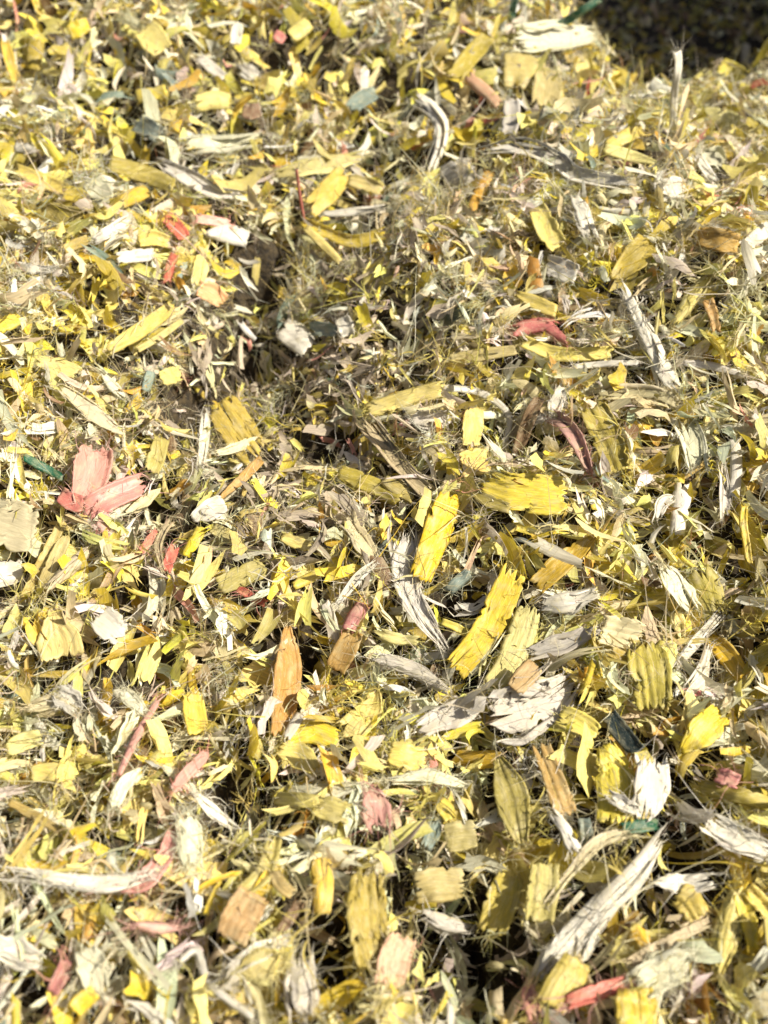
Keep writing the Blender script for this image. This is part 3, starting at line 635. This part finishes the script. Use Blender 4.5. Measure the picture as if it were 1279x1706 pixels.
HXY = np.array([(h[2][:, 0].mean(), h[2][:, 1].mean()) for h in heroes])
def near_piece(look, px, py):
    n0 = len(look.split())
    for k in np.argsort(np.hypot(HXY[:, 0] - px, HXY[:, 1] - py)):
        if n0 + 2 + len(heroes[k][5].split()) <= 14: return look + ' near the ' + heroes[k][5]
CATS = {'f': 'flake', 'b': 'fibre strip', 't': 'thread'}
for hi, (kind, col, S, fray, curl, desc, star) in enumerate(heroes):
    r = np.random.default_rng(1000 + hi)
    if kind == 'f':                                            # cut ends are blunt unless drawn as a point
        wm = S[:, 2].max()
        for e_ in (0, -1):
            if S[e_, 2] > 0.42 * wm: S[e_, 2] = max(S[e_, 2], 0.3 * S[e_, 2] + 0.62 * wm)
    Hc = hit(S[:, 0], S[:, 1])
    Rs = ray(S[:, 0], S[:, 1]); ts_ = (Hc - CAM)[:, 1] / Rs[:, 1]
    Hc = CAM + Rs * np.minimum(ts_, ts_.min() * 1.12)[:, None]      # pieces on the crest do not reach into the hollow behind it
    mid = Hc.mean(0)
    px_m = np.linalg.norm(mid - CAM) / F                       # metres per photograph pixel here
    d = Hc[-1] - Hc[0]; d /= np.linalg.norm(d)
    sn = normal_at(np.array(mid[0]), np.array(mid[1]))
    tc = CAM - mid; tc /= np.linalg.norm(tc)
    # keep the long direction near the picture's scale: lay it half way between the slope and facing up the slope
    nd = 0.62 * sn + 0.38 * tc + 0.16 * r.standard_normal(3) + SUN_DIR * (0.5 if any(w in desc for w in ('bright', 'sunlit', 'brilliant', 'longest', 'clean')) else 0.45 if kind == 'b' or col in 'FPR' else 0.15)
    nn = nd - d * (d @ nd); nn /= np.linalg.norm(nn)
    if kind == 't' and 'stand' in desc or 'stem' in desc or 'spike' in desc or 'sticking' in desc:
        nn = tc * np.array([1, 1, 0.2]) + 0.6 * SUN_DIR * np.array([1, 1, 0]); nn /= np.linalg.norm(nn)      # stands up instead of lying down
        mid = Hc[-1].copy() if S[-1, 1] > S[0, 1] else Hc[0].copy()
        Hc = np.repeat(mid[None], len(Hc), 0)
    if nn @ tc < 0.42:
        nn = nn + tc * 0.5; nn /= np.linalg.norm(nn)
    wmax = S[:, 2].max() * px_m
    lift = 0.006 + min(wmax, 0.02) * 0.16 + 0.008 * float(smooth(0.3, 0.7, mid[1]))
    ov = catmull(S, np.linspace(0.05, 0.95, 9))[:, :2]
    hd = HDEPTH[np.clip((ov[:, 1] / DM).astype(int) + 30, 0, HDEPTH.shape[0] - 1), np.clip((ov[:, 0] / DM).astype(int) + 30, 0, HDEPTH.shape[1] - 1)]
    Ro = ray(ov[:, 0], ov[:, 1]); to = ((mid + nn * lift - CAM) @ nn) / (Ro @ nn)
    need = np.where(hd < 8, to - hd, -1).max()
    if need > 0: lift += min((need + 0.001) * max(nn @ tc, 0.4), 0.008)
    p0 = mid + nn * lift
    sta = np.linspace(0, 1, len(S))
    sag = (Hc - mid) @ nn * 0.55
    Lm = np.linalg.norm(np.diff(S[:, :2], axis=0), axis=1).sum() * px_m
    def sheet(vc, vw, n, m, s_lo=0.0, s_hi=1.0, jag=0.05, dz=0.0, edge=0.022, lane=0.00022):
        """grid of points on a piece's bent sheet; vc, vw: centre and half width across (-1..1) as arrays of n"""
        a = s_lo + jag * r.random(m) * (1 + (r.random(m) < 0.18) * 1.6); b = s_hi - jag * r.random(m) * (1 + (r.random(m) < 0.18) * 1.6)
        q = np.linspace(0, 1, n)[:, None]
        s = a[None, :] * (1 - q) + b[None, :] * q
        C = catmull(S, s); e = 1e-3
        Tn = catmull(S, np.clip(s + e, 0, 1))[..., :2] - catmull(S, np.clip(s - e, 0, 1))[..., :2]
        Tn /= np.maximum(np.linalg.norm(Tn, axis=-1, keepdims=True), 1e-9)
        pe = np.stack([-Tn[..., 1], Tn[..., 0]], -1)
        l = np.linspace(-1, 1, m)[None, :]
        wl = 1 + edge * wobble(r, n, 3)[:, None] + 0.025 * r.standard_normal((n, 1)) - 0.22 * (r.random((n, 1)) < 0.05); wr = 1 + edge * wobble(r, n, 3)[:, None] + 0.025 * r.standard_normal((n, 1)) - 0.22 * (r.random((n, 1)) < 0.05)
        v = vc[:, None] + vw[:, None] * l * np.where(l < 0, wl, wr)
        W = np.maximum(C[..., 2], 2)
        I = C[..., :2] + pe * (v * W / 2)[..., None]
        R = ray(I[..., 0], I[..., 1])
        off = np.interp(s.ravel(), sta, sag).reshape(s.shape)
        off = off + curl * wmax * 0.55 * (v ** 2 - 0.35) * (1 if hi % 3 else -1)
        sx_ = np.linspace(0, 1, 40)
        off = off + 0.025 * Lm * np.interp(s.ravel(), sx_, wobble(r, 40, 2)).reshape(s.shape) + 0.05 * wmax * np.interp(s.ravel(), sx_, wobble(r, 40, 4)).reshape(s.shape) * v
        off = off + lane * r.standard_normal((1, m)) + 0.00008 * r.standard_normal((n, m)) + dz
        t = ((p0 - CAM) @ nn + off) / (R @ nn)
        G = CAM + R * t[..., None]
        uv = np.stack([s * Lm * 100 + hi * 3.7, (v + 1) / 2 * (W * px_m) * 100 + hi * 1.9], -1)
        return G, uv
    root = bpy.data.objects.new(NOUN[col] + '_' + KINDW[kind], None); COL.objects.link(root)
    base = p0 - nn * lift; root.location = base.tolist()
    root.empty_display_size = 0.01
    mt = MATS[col]
    hb, hdv = [], []
    def edge_points(G, cnt, sides=1.0):
        n, m = G.shape[:2]
        N = grid_normals(G)
        for _ in range(cnt):
            u = r.random()
            if u < 0.45:                                   # ends
                i = 0 if r.random() < 0.5 else n - 1; j = r.integers(m)
                tan = G[1, j] - G[0, j] if i == 0 else G[-2, j] - G[-1, j]
                dv = -tan / max(np.linalg.norm(tan), 1e-9) + 0.5 * r.standard_normal(3)
            elif u < 0.85:                                 # long sides
                j = 0 if r.random() < 0.5 else m - 1; i = r.integers(n)
                o = G[i, j] - G[i, m // 2]
                tan = G[min(i + 1, n - 1), j] - G[max(i - 1, 0), j]
                dv = o / max(np.linalg.norm(o), 1e-9) * 0.7 + tan / max(np.linalg.norm(tan), 1e-9) * r.normal(0, 0.9) + 0.35 * r.standard_normal(3)
            else:                                          # face
                i = r.integers(n); j = r.integers(m)
                tan = G[min(i + 1, n - 1), j] - G[max(i - 1, 0), j]
                dv = tan / max(np.linalg.norm(tan), 1e-9) * r.choice([-1, 1]) + 0.4 * r.standard_normal(3) + N[i, j] * np.sign(N[i, j] @ nn) * 0.35
            hb.append(G[i, j]); hdv.append(dv)
    lenpx = np.linalg.norm(np.diff(S[:, :2], axis=0), axis=1).sum()
    n = int(np.clip(lenpx / 6, 12, 44))
    if kind == 'b':
        mc = int(np.clip(S[:, 2].max() / 4, 6, 14))
        G, uv = sheet(0.05 * wobble(r, n, 2), np.full(n, 0.95 if fray < 2 else 0.82) * (1 - 0.25 * np.abs(np.linspace(-1, 1, n)) ** 5), n, mc, 0.02, 0.98, jag=0.15, edge=0.05, lane=0.00014)
        V, Fc, U = sheet_mesh(G, grid_normals(G), uv, 0.0003)
        new_obj('core_strip', mesh_from('core_strip', V - base, Fc, U, mat=mt), root)
        splat(G.reshape(-1, 3)); edge_points(G, (14, 34, 70, 130)[fray])
        k = 2 if fray < 2 else int(np.clip(S[:, 2].max() / 11, 2, 6))
        cen = np.where(np.arange(k) % 2, 1, -1) * r.uniform(0.55, 1.0, k)
        for q in range(k):
            vc = cen[q] + 0.14 * wobble(r, n, 3) + np.linspace(-1, 1, n) ** 3 * r.normal(0, 0.22)
            vw = np.full(n, min(0.7 / k, 0.30) * r.uniform(0.5, 1.3)) * (1 - 0.6 * np.linspace(-1, 1, n) ** 4)
            lo, hi_ = max(0, r.normal(0.02, 0.12)), min(1, 1 - r.normal(0.02, 0.12))
            G, uv = sheet(vc, vw, n, 4, lo, hi_, jag=0.05, dz=r.uniform(-0.0002, 0.0003), edge=0.16)
            V, Fc, U = sheet_mesh(G, grid_normals(G), uv, 0.00022)
            new_obj('strand', mesh_from('strand', V - base, Fc, U, mat=mt), root)
            splat(G.reshape(-1, 3)); edge_points(G, (2, 6, 12, 24)[fray])
    else:
        m = 4 if kind == 't' else int(np.clip(S[:, 2].max() / 3.2, 6, 22))
        G, uv = sheet(np.zeros(n), np.ones(n), n, m, jag=0.012 if kind == 't' else (0.04, 0.065, 0.11, 0.17)[fray])
        V, Fc, U = sheet_mesh(G, grid_normals(G), uv, 0.0006)
        new_obj('stem' if kind == 't' else 'sheet', mesh_from('sheet', V - base, Fc, U, mat=mt), root)
        splat(G.reshape(-1, 3)); splat(((G[1:] + G[:-1]) / 2).reshape(-1, 3))
        edge_points(G, int((10, 40, 90, 150)[fray] * np.clip(lenpx / 120, 0.5, 2)))
    hb = np.array(hb); hdv = np.array(hdv)
    hv, hf, hu = hairs(r, hb, hdv, r.uniform(0.0018, 0.0065, len(hb)) * (1 + 0.6 * (r.random(len(hb)) < 0.25)), r.uniform(0.00012, 0.00030, len(hb)), 4, 1.0)
    o = new_obj('frayed_fibres', mesh_from('frayed_fibres', hv - base, hf, hu, mat=MATS[HAIR_OF[col]]), root)
    o['kind'] = 'stuff'
    lab = desc
    if not star:
        lab = desc + ' near the ' + near_anchor(S[:, 0].mean(), S[:, 1].mean())
        if len(lab.split()) > 16: lab = desc
    if len(lab.split()) < 4: lab += ' on the heap'
    root['label'] = lab; root['category'] = CATS[kind]
    root['group'] = NOUN[col].replace('_', ' ') + ' ' + CATS[kind] + ' pieces picked out on the heap'

# ------------------------------------------------------------------ the loose fill: templates in their own space
def template(r, L, W, n, m, th=None, curl=None, arc=None, point=0.0, hair=0, jag=0.09, strands=1):
    """one scrap: a bent, rolled, ragged sheet, x along its length; returns verts, quads, uv"""
    parts = []
    curl = r.normal(0, 0.28) if curl is None else curl
    taper = r.normal(0, 0.28); skew = r.normal(0, 0.22); point = point * r.random()
    arc = r.normal(0, 0.7) if arc is None else arc
    twist = r.normal(0, 0.35); side = r.normal(0, 0.10)
    for k in range(strands):
        c0 = 0 if strands == 1 else (k - (strands - 1) / 2) / strands * 2 * 0.9
        hw = 1.0 if strands == 1 else 1.3 / strands * r.uniform(0.7, 1.4)
        q = np.linspace(0, 1, n)[:, None]; l = np.linspace(-1, 1, m)[None, :]
        a = jag * r.random(m) ** 1.6; b = 1 - jag * r.random(m) ** 1.6
        if strands > 1: a = a + 0.12 * r.random(); b = b - 0.12 * r.random()
        s = a[None] * (1 - q) + b[None] * q
        wd = (1 - point * np.abs(2 * s - 1) ** 2.5) * (1 + taper * (2 * s - 1)) * (1 + 0.07 * wobble(r, n, 3)[:, None] * np.sign(l) + 0.05 * r.standard_normal((n, m)))
        y = (c0 + hw * l * wd + (0 if strands == 1 else 0.25 * wobble(r, n, 3)[:, None])) * W / 2
        x = (s - 0.5) * L
        s = s + skew * l * W / L * 0.5
        ang = (s - 0.5) * arc
        rad = L / arc if abs(arc) > 0.05 else 1e3 * L
        xx = rad * np.sin(ang) if abs(arc) > 0.05 else x
        zz = rad * (1 - np.cos(ang)) if abs(arc) > 0.05 else 0 * x
        tw = twist * (s - 0.5) * 2
        cz = curl * W * ((y / (W / 2)) ** 2 - 0.4) + 0.018 * L * np.interp(s.ravel(), np.linspace(0, 1, 24), wobble(r, 24, 3)).reshape(s.shape) + (0.0002 * r.standard_normal((1, m)))
        yy = y * np.cos(tw) - cz * np.sin(tw); z2 = y * np.sin(tw) + cz * np.cos(tw)
        if strands > 1: z2 = z2 + r.normal(0, 0.0006)
        G = np.stack([xx, yy + side * L * (2 * s - 1) ** 2, zz + z2], -1)
        uv = np.stack([s * L * 100, (y / W + 0.5) * W * 100], -1) + r.random(2) * 20
        if th: parts.append(sheet_mesh(G, grid_normals(G), uv, th))
        else: parts.append((G.reshape(-1, 3), grid_faces(n, m), uv.reshape(-1, 2)))
        if hair:
            E = np.concatenate([G[0], G[-1], G[:, 0], G[:, -1]])
            i = r.integers(len(E), size=hair)
            dv = E[i] - G.mean((0, 1)) ; dv /= np.maximum(np.linalg.norm(dv, axis=1, keepdims=True), 1e-9)
            dv = dv + 0.7 * r.standard_normal((hair, 3))
            parts.append(hairs(r, E[i], dv, r.uniform(0.0015, 0.006, hair), r.uniform(0.0001, 0.0003, hair), 4 if th else 3, 1.1))
    return cat(parts)

def frames(r, n, nrm, spread):
    """random right-handed frames whose third axis leans from nrm by spread (radians)"""
    z = nrm + np.tan(np.clip(np.abs(r.normal(0, spread, n)), 0, 1.35))[:, None] * unit(r.standard_normal((n, 3)))
    z = unit(z)
    x = unit(np.cross(unit(r.standard_normal((n, 3))), z)); y = np.cross(z, x)
    return np.stack([x, y, z], -1)
def unit(v): return v / np.maximum(np.linalg.norm(v, axis=-1, keepdims=True), 1e-9)

def buried(P, r, slack=0.0015, keep=0.05, M=None, half=None):
    """True where a loose scrap at P would hide a hand-placed piece; M, half: its frame and half length"""
    if M is not None:
        kp = r.random(len(P)) < keep
        h = np.broadcast_to(half, (len(P),))[:, None]
        b = np.zeros(len(P), bool)
        for k in (-1, -0.5, 0, 0.5, 1): b |= buried(P + M[..., 0] * h * k, r, slack, 0)
        return b & ~kp
    px, py, dep = project(P)
    i = np.clip((py / DM).astype(int) + 30, 0, HDEPTH.shape[0] - 1); j = np.clip((px / DM).astype(int) + 30, 0, HDEPTH.shape[1] - 1)
    return (dep < HDEPTH[i, j] + slack) & (HDEPTH[i, j] < 8) & (r.random(len(dep)) > keep)

# dim crumbly patch in the middle of the photograph: smaller, duller crumbs
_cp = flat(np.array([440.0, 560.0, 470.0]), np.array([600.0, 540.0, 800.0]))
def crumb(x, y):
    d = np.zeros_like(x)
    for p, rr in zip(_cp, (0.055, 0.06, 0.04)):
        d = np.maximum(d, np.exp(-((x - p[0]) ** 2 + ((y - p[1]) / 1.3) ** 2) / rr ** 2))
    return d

# kinds of loose scrap told apart one by one: name, colour, count, length mm, width mm, strands, point, hair, category, looks
FILL = [
    ('yellow_flake', 'Y', 300, (9, 24), (3.5, 8), 1, 0.15, 9, 'flake', ['squat bright yellow flake', 'ragged bright yellow flake', 'bent bright yellow flake']),
    ('yellow_sliver', 'D', 260, (10, 24), (2, 4.5), 1, 0.6, 3, 'sliver', ['slim golden sliver', 'pointed golden sliver']),
    ('olive_flake', 'O', 300, (10, 26), (3, 7), 1, 0.2, 12, 'flake', ['dull olive flake', 'curled olive flake', 'ragged olive flake']),
    ('lemon_flake', 'M', 300, (10, 28), (2, 6), 1, 0.3, 18, 'flake', ['hairy pale lemon flake', 'curled pale lemon flake']),
    ('white_fibre_strip', 'W', 300, (12, 34), (2, 6), 3, 0.3, 12, 'fibre strip', ['frayed white fibre strip', 'split white fibre strip', 'curled white fibre strip']),
    ('cream_fibre_strip', 'C', 300, (12, 34), (2, 6), 3, 0.3, 14, 'fibre strip', ['frayed cream fibre strip', 'split cream fibre strip']),
    ('grey_fibre_strip', 'L', 240, (10, 30), (2, 5), 3, 0.3, 12, 'fibre strip', ['greyish white fibre strip', 'split greyish white fibre strip']),
    ('pale_gauze_scrap', 'K', 260, (9, 24), (4, 9), 4, 0.2, 14, 'gauze scrap', ['pale gauze scrap', 'torn pale gauze scrap']),
    ('amber_chip', 'A', 70, (6, 15), (3, 7), 1, 0.3, 2, 'chip', ['amber brown chip', 'pointed amber brown chip']),
    ('white_chip', 'W', 130, (5, 12), (3, 7), 1, 0.3, 3, 'chip', ['small clean white chip', 'curled clean white chip']),
    ('beige_splinter', 'G', 220, (7, 18), (1.5, 4), 1, 0.5, 6, 'splinter', ['beige splinter', 'curved beige splinter']),
    ('red_scrap', 'R', 9, (5, 11), (2, 5), 1, 0.3, 8, 'scrap', ['small red film scrap']),
    ('pink_scrap', 'P', 10, (5, 12), (2, 6), 1, 0.3, 12, 'scrap', ['faded pink scrap']),
    ('green_scrap', 'T', 60, (5, 12), (2, 5), 1, 0.3, 10, 'scrap', ['dull green frayed scrap']),
    ('green_strip', 'E', 26, (7, 16), (1.2, 2.6), 1, 0.2, 2, 'strip', ['thin dark green strip']),
]
for fi, (name, colk, count, (l0, l1), (w0, w1), strands, point, hair, catg, looks) in enumerate(FILL):
    r = np.random.default_rng(300 + fi)
    tm = []
    NT = 8
    for li in range(len(looks)):
        row = []
        for q in range(NT):
            L = r.uniform(l0, l1) * 0.0014; W = min(r.uniform(w0, w1) * 0.0013, L * 0.8)
            arc = r.normal(0, 1.6) + 0.8 if ('bent' in looks[li] or 'cur' in looks[li]) else r.normal(0, 0.5)
            V, Fc, U = template(r, L, W, 11 if strands == 1 else 9, 9 if strands == 1 else 4, 0.0003 if strands == 1 else 0.00018, None, arc,
                                point + (0.6 if 'pointed' in looks[li] else 0), hair * 2, 0.5 if 'ragged' in looks[li] or 'torn' in looks[li] or 'frayed' in looks[li] else 0.28, strands)
            row.append((mesh_from(name, V, Fc, U, mat=MATS[colk]), L))
        tm.append(row)
    px = r.uniform(-40, IW + 40, count * 7); py = IH * (r.random(count * 7) ** 0.85) * 1.04 - 30
    P = hit(px, py, height)
    nrm = normal_at(P[:, 0], P[:, 1])
    ok = (P[:, 1] < crest(P[:, 0]) + 0.05) & ~buried(P + nrm * 0.004, r) & (r.random(len(px)) > 90 * hole_amount(P[:, 0], P[:, 1])) & (r.random(len(px)) > 0.45 * crumb(P[:, 0], P[:, 1]))
    M = frames(r, len(P), nrm, 0.65)
    ok &= ~buried(P + nrm * 0.004, r, 0.002, 0.12, M, (l0 + l1) * 0.00030)
    sel = np.nonzero(ok)[0][:count]
    P = P[sel]; nrm = nrm[sel]; px = px[sel]; py = py[sel]; M = M[sel]
    for q in range(len(sel)):
        li = int(r.integers(len(looks))); me, L = tm[li][int(r.integers(NT))]
        o = bpy.data.objects.new(name, me); COL.objects.link(o)
        R3 = M[q]
        p = P[q] + nrm[q] * (0.0005 + r.uniform(0, 0.0055) + 0.22 * L * abs(1 - R3[2, 2]))
        o.matrix_world = [[*R3[0], p[0]], [*R3[1], p[1]], [*R3[2], p[2]], [0, 0, 0, 1]]
        sc_ = r.uniform(0.85, 1.35) * (1 + 0.6 * float(smooth(0.3, 0.8, P[q, 1])))
        o.scale = (sc_, sc_, sc_)
        o['label'] = near_piece(looks[li], px[q], py[q])
        o['category'] = catg
        o['group'] = looks[li] + 's in the heap'

# ------------------------------------------------------------------ countless crumbs and fluff
def scatter(r, n, x0, x1, y0, y1, wide=1.0):
    x = r.uniform(x0, x1, n); y = r.uniform(y0, y1, n)
    ok = np.abs(x) < 0.17 + 0.50 * np.maximum(y, 0) * wide + 0.03
    return x[ok], y[ok]

def build_stuff(name, label, catg, r, temps, P, M, scale, tints, mat):
    vs, fs, us, ts, off = [], [], [], [], 0
    which = r.integers(len(temps), size=len(P))
    for k, (V, Fc, U) in enumerate(temps):
        i = np.nonzero(which == k)[0]
        if not len(i): continue
        W = np.einsum('nij,vj->nvi', M[i], V) * scale[i][:, None, None] + P[i][:, None, :]
        vs.append(W.reshape(-1, 3))
        fs.append((Fc[None] + (np.arange(len(i)) * len(V))[:, None, None]).reshape(-1, 4) + off)
        us.append((U[None] + r.random((len(i), 1, 2)) * 30).reshape(-1, 2))
        ts.append(np.repeat(tints[i], len(V), 0))
        off += len(i) * len(V)
    o = new_obj(name, mesh_from(name, np.concatenate(vs), np.concatenate(fs), np.concatenate(us), np.concatenate(ts), mat=mat))
    o['kind'] = 'stuff'; o['label'] = label; o['category'] = catg
    return o

def palette(r, n, keys, weights, var=0.16):
    c = np.array([COLORS[k] for k in keys])[r.choice(len(keys), n, p=np.array(weights) / np.sum(weights))]
    c = c * (1 + var * r.standard_normal((n, 1))) * (1 + 0.05 * r.standard_normal((n, 3)))
    return np.clip(c, 0.01, 0.88)

def crumbs(name, label, catg, seed, dens, keys, weights, lrange, wrange, strands, hair, lift, far=False, point=0.3):
    r = np.random.default_rng(seed)
    temps = []
    for q in range(20):
        L = r.uniform(*lrange) * 0.001; W = min(r.uniform(*wrange) * 0.001, 0.8 * L)
        nn_, mm_ = ((4, 3) if far else (6, 4)) if strands == 1 else (5, 2)
        temps.append(template(r, L, W, nn_, mm_, None, None, r.normal(0, 0.9), point, hair, 0.4, strands))
    if far: x, y = scatter(r, dens, -0.62, 0.62, 0.40, 1.10)
    else: x, y = scatter(r, dens, -0.40, 0.40, -0.05, 0.46)
    h = hole_amount(x, y)
    ok = r.random(len(x)) > np.minimum(30 * h, 0.72)
    x, y, h = x[ok], y[ok], h[ok]
    z = height(x, y)
    nrm = normal_at(x, y, height)
    P = np.stack([x, y, z], -1) + nrm * (lift - (lift + 0.012) * r.random((len(x), 1)) ** 1.3)
    patch = vnoise(x, y, 0.045, 3) * (1 if keys[0] == 'Y' else -1)
    ok = ~buried(P, r, 0.0005, 0.03) & (y < crest(x) + 0.22) & (patch + 0.6 * r.standard_normal(len(x)) > -0.7)
    P, nrm = P[ok], nrm[ok]
    M = frames(r, len(P), nrm, 0.95)
    ok = ~buried(P, r, 0.0005, 0.10, M, np.mean(lrange) * 0.0004)
    P, nrm, M = P[ok], nrm[ok], M[ok]
    cr_ = crumb(P[:, 0], P[:, 1])
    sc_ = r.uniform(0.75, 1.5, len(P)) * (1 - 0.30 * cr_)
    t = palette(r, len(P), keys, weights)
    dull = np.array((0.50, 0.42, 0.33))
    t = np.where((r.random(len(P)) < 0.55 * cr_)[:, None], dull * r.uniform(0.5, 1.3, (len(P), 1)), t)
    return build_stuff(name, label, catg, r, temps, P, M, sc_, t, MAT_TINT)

crumbs('yellow_crumbs', 'small yellow and olive shreds filling the heap', 'crumbs', 71, 10500, 'YDOMAB', (4, 1.2, 2.5, 7, .5, .5), (8, 24), (1.5, 6.5), 1, 3, 0.009)
crumbs('pale_crumbs', 'small white and cream shreds filling the heap', 'crumbs', 72, 10500, 'WCGKLPTB', (6, 6, 2.5, 7, 4, .3, .5, 0.4), (8, 28), (1.2, 5), 1, 4, 0.010)
crumbs('split_fibres', 'split pale fibre bits filling the heap', 'fibre bits', 73, 10500, 'WCKLMG', (3, 5, 5, 3, 5, 2), (11, 32), (1.5, 5.5), 3, 2, 0.012)
crumbs('far_yellow_crumbs', 'yellow shreds on the upper slope of the heap', 'crumbs', 74, 6500, 'YDOMAB', (4, .8, 3, 8, .25, 0.3), (12, 34), (2.5, 9), 1, 3, 0.012, True, 0.1)
crumbs('far_pale_crumbs', 'white and cream shreds on the upper slope of the heap', 'crumbs', 75, 10500, 'WCGKLPTR', (6, 5, 1.5, 8, 4, .3, .8, .1), (12, 40), (2, 7), 1, 4, 0.013, True, 0.1)

def fluff(name, label, seed, clusters, per, x0, x1, y0, y1, lr, wr, lift, keys, weights, segs=5):
    r = np.random.default_rng(seed)
    x, y = scatter(r, clusters, x0, x1, y0, y1)
    ok = (r.random(len(x)) > 60 * hole_amount(x, y)) & (vnoise(x, y, 0.03, 3) + 0.5 * r.standard_normal(len(x)) > -0.25)
    x, y = x[ok], y[ok]
    C = np.stack([x, y, height(x, y)], -1)
    nr = normal_at(x, y)
    C = C + nr * r.uniform(-0.001, lift, (len(x), 1))
    n = len(C)
    lead = unit(r.standard_normal((n, 3)) * np.array([1, 1, 0.45]))
    k = r.integers(per[0], per[1], n); idx = np.repeat(np.arange(n), k)
    B = C[idx] + r.normal(0, 0.0022, (len(idx), 3)) * np.array([1, 1, 0.5])
    ok = ~buried(B, r, 0.0, 0.10); idx = idx[ok]; B = B[ok]
    D = unit(lead[idx] + 0.6 * r.standard_normal((len(idx), 3)) + 0.25 * nr[idx])
    L = r.uniform(*lr, len(idx)) * 0.001; W = r.uniform(*wr, len(idx)) * 0.001
    V, Fc, U = hairs(r, B, D, L, W, segs, 1.35)
    t = palette(r, n, keys, weights)[idx] * r.uniform(0.85, 1.1, (len(idx), 1))
    o = new_obj(name, mesh_from(name, V, Fc, U, np.repeat(np.clip(t, 0, 0.9), (segs + 1) * 2, 0), mat=MAT_FLUFF))
    o['kind'] = 'stuff'; o['label'] = label; o['category'] = 'fluff'
fluff('fibre_fluff', 'fine curly pale fibres fluffed over the heap', 81, 4600, (7, 18), -0.42, 0.42, -0.05, 0.48, (2.5, 9), (0.13, 0.36), 0.015, 'WCKLMYP', (4, 5, 6, 3, 5, 1, .3))
fluff('curly_shreds', 'thick curly pale shreds tangled over the heap', 83, 2600, (6, 14), -0.42, 0.42, -0.05, 0.50, (5, 15), (0.3, 0.9), 0.014, 'WCKLMY', (4, 5, 6, 2, 6, 2), 7)
fluff('far_fibre_fluff', 'fine pale fibres fluffed over the upper slope', 82, 5500, (4, 10), -0.65, 0.65, 0.40, 1.05, (6, 18), (0.3, 0.9), 0.016, 'WCKLMY', (4, 5, 6, 3, 5, 1), 3)

# shaded hollow behind the crest
def far_hollow():
    r = np.random.default_rng(91)
    temps = [template(r, r.uniform(0.012, 0.03), r.uniform(0.005, 0.012), 4, 2, None, None, r.normal(0, 0.9), 0.3, 0, 0.1) for _ in range(12)]
    x = r.uniform(0.0, 1.25, 9000); y = r.uniform(0.9, 2.7, 9000)
    ok = (y > crest(x) + 0.1); x, y = x[ok], y[ok]
    nrm = normal_at(x, y, height)
    P = np.stack([x, y, height(x, y)], -1) + nrm * r.uniform(-0.004, 0.008, (len(x), 1))
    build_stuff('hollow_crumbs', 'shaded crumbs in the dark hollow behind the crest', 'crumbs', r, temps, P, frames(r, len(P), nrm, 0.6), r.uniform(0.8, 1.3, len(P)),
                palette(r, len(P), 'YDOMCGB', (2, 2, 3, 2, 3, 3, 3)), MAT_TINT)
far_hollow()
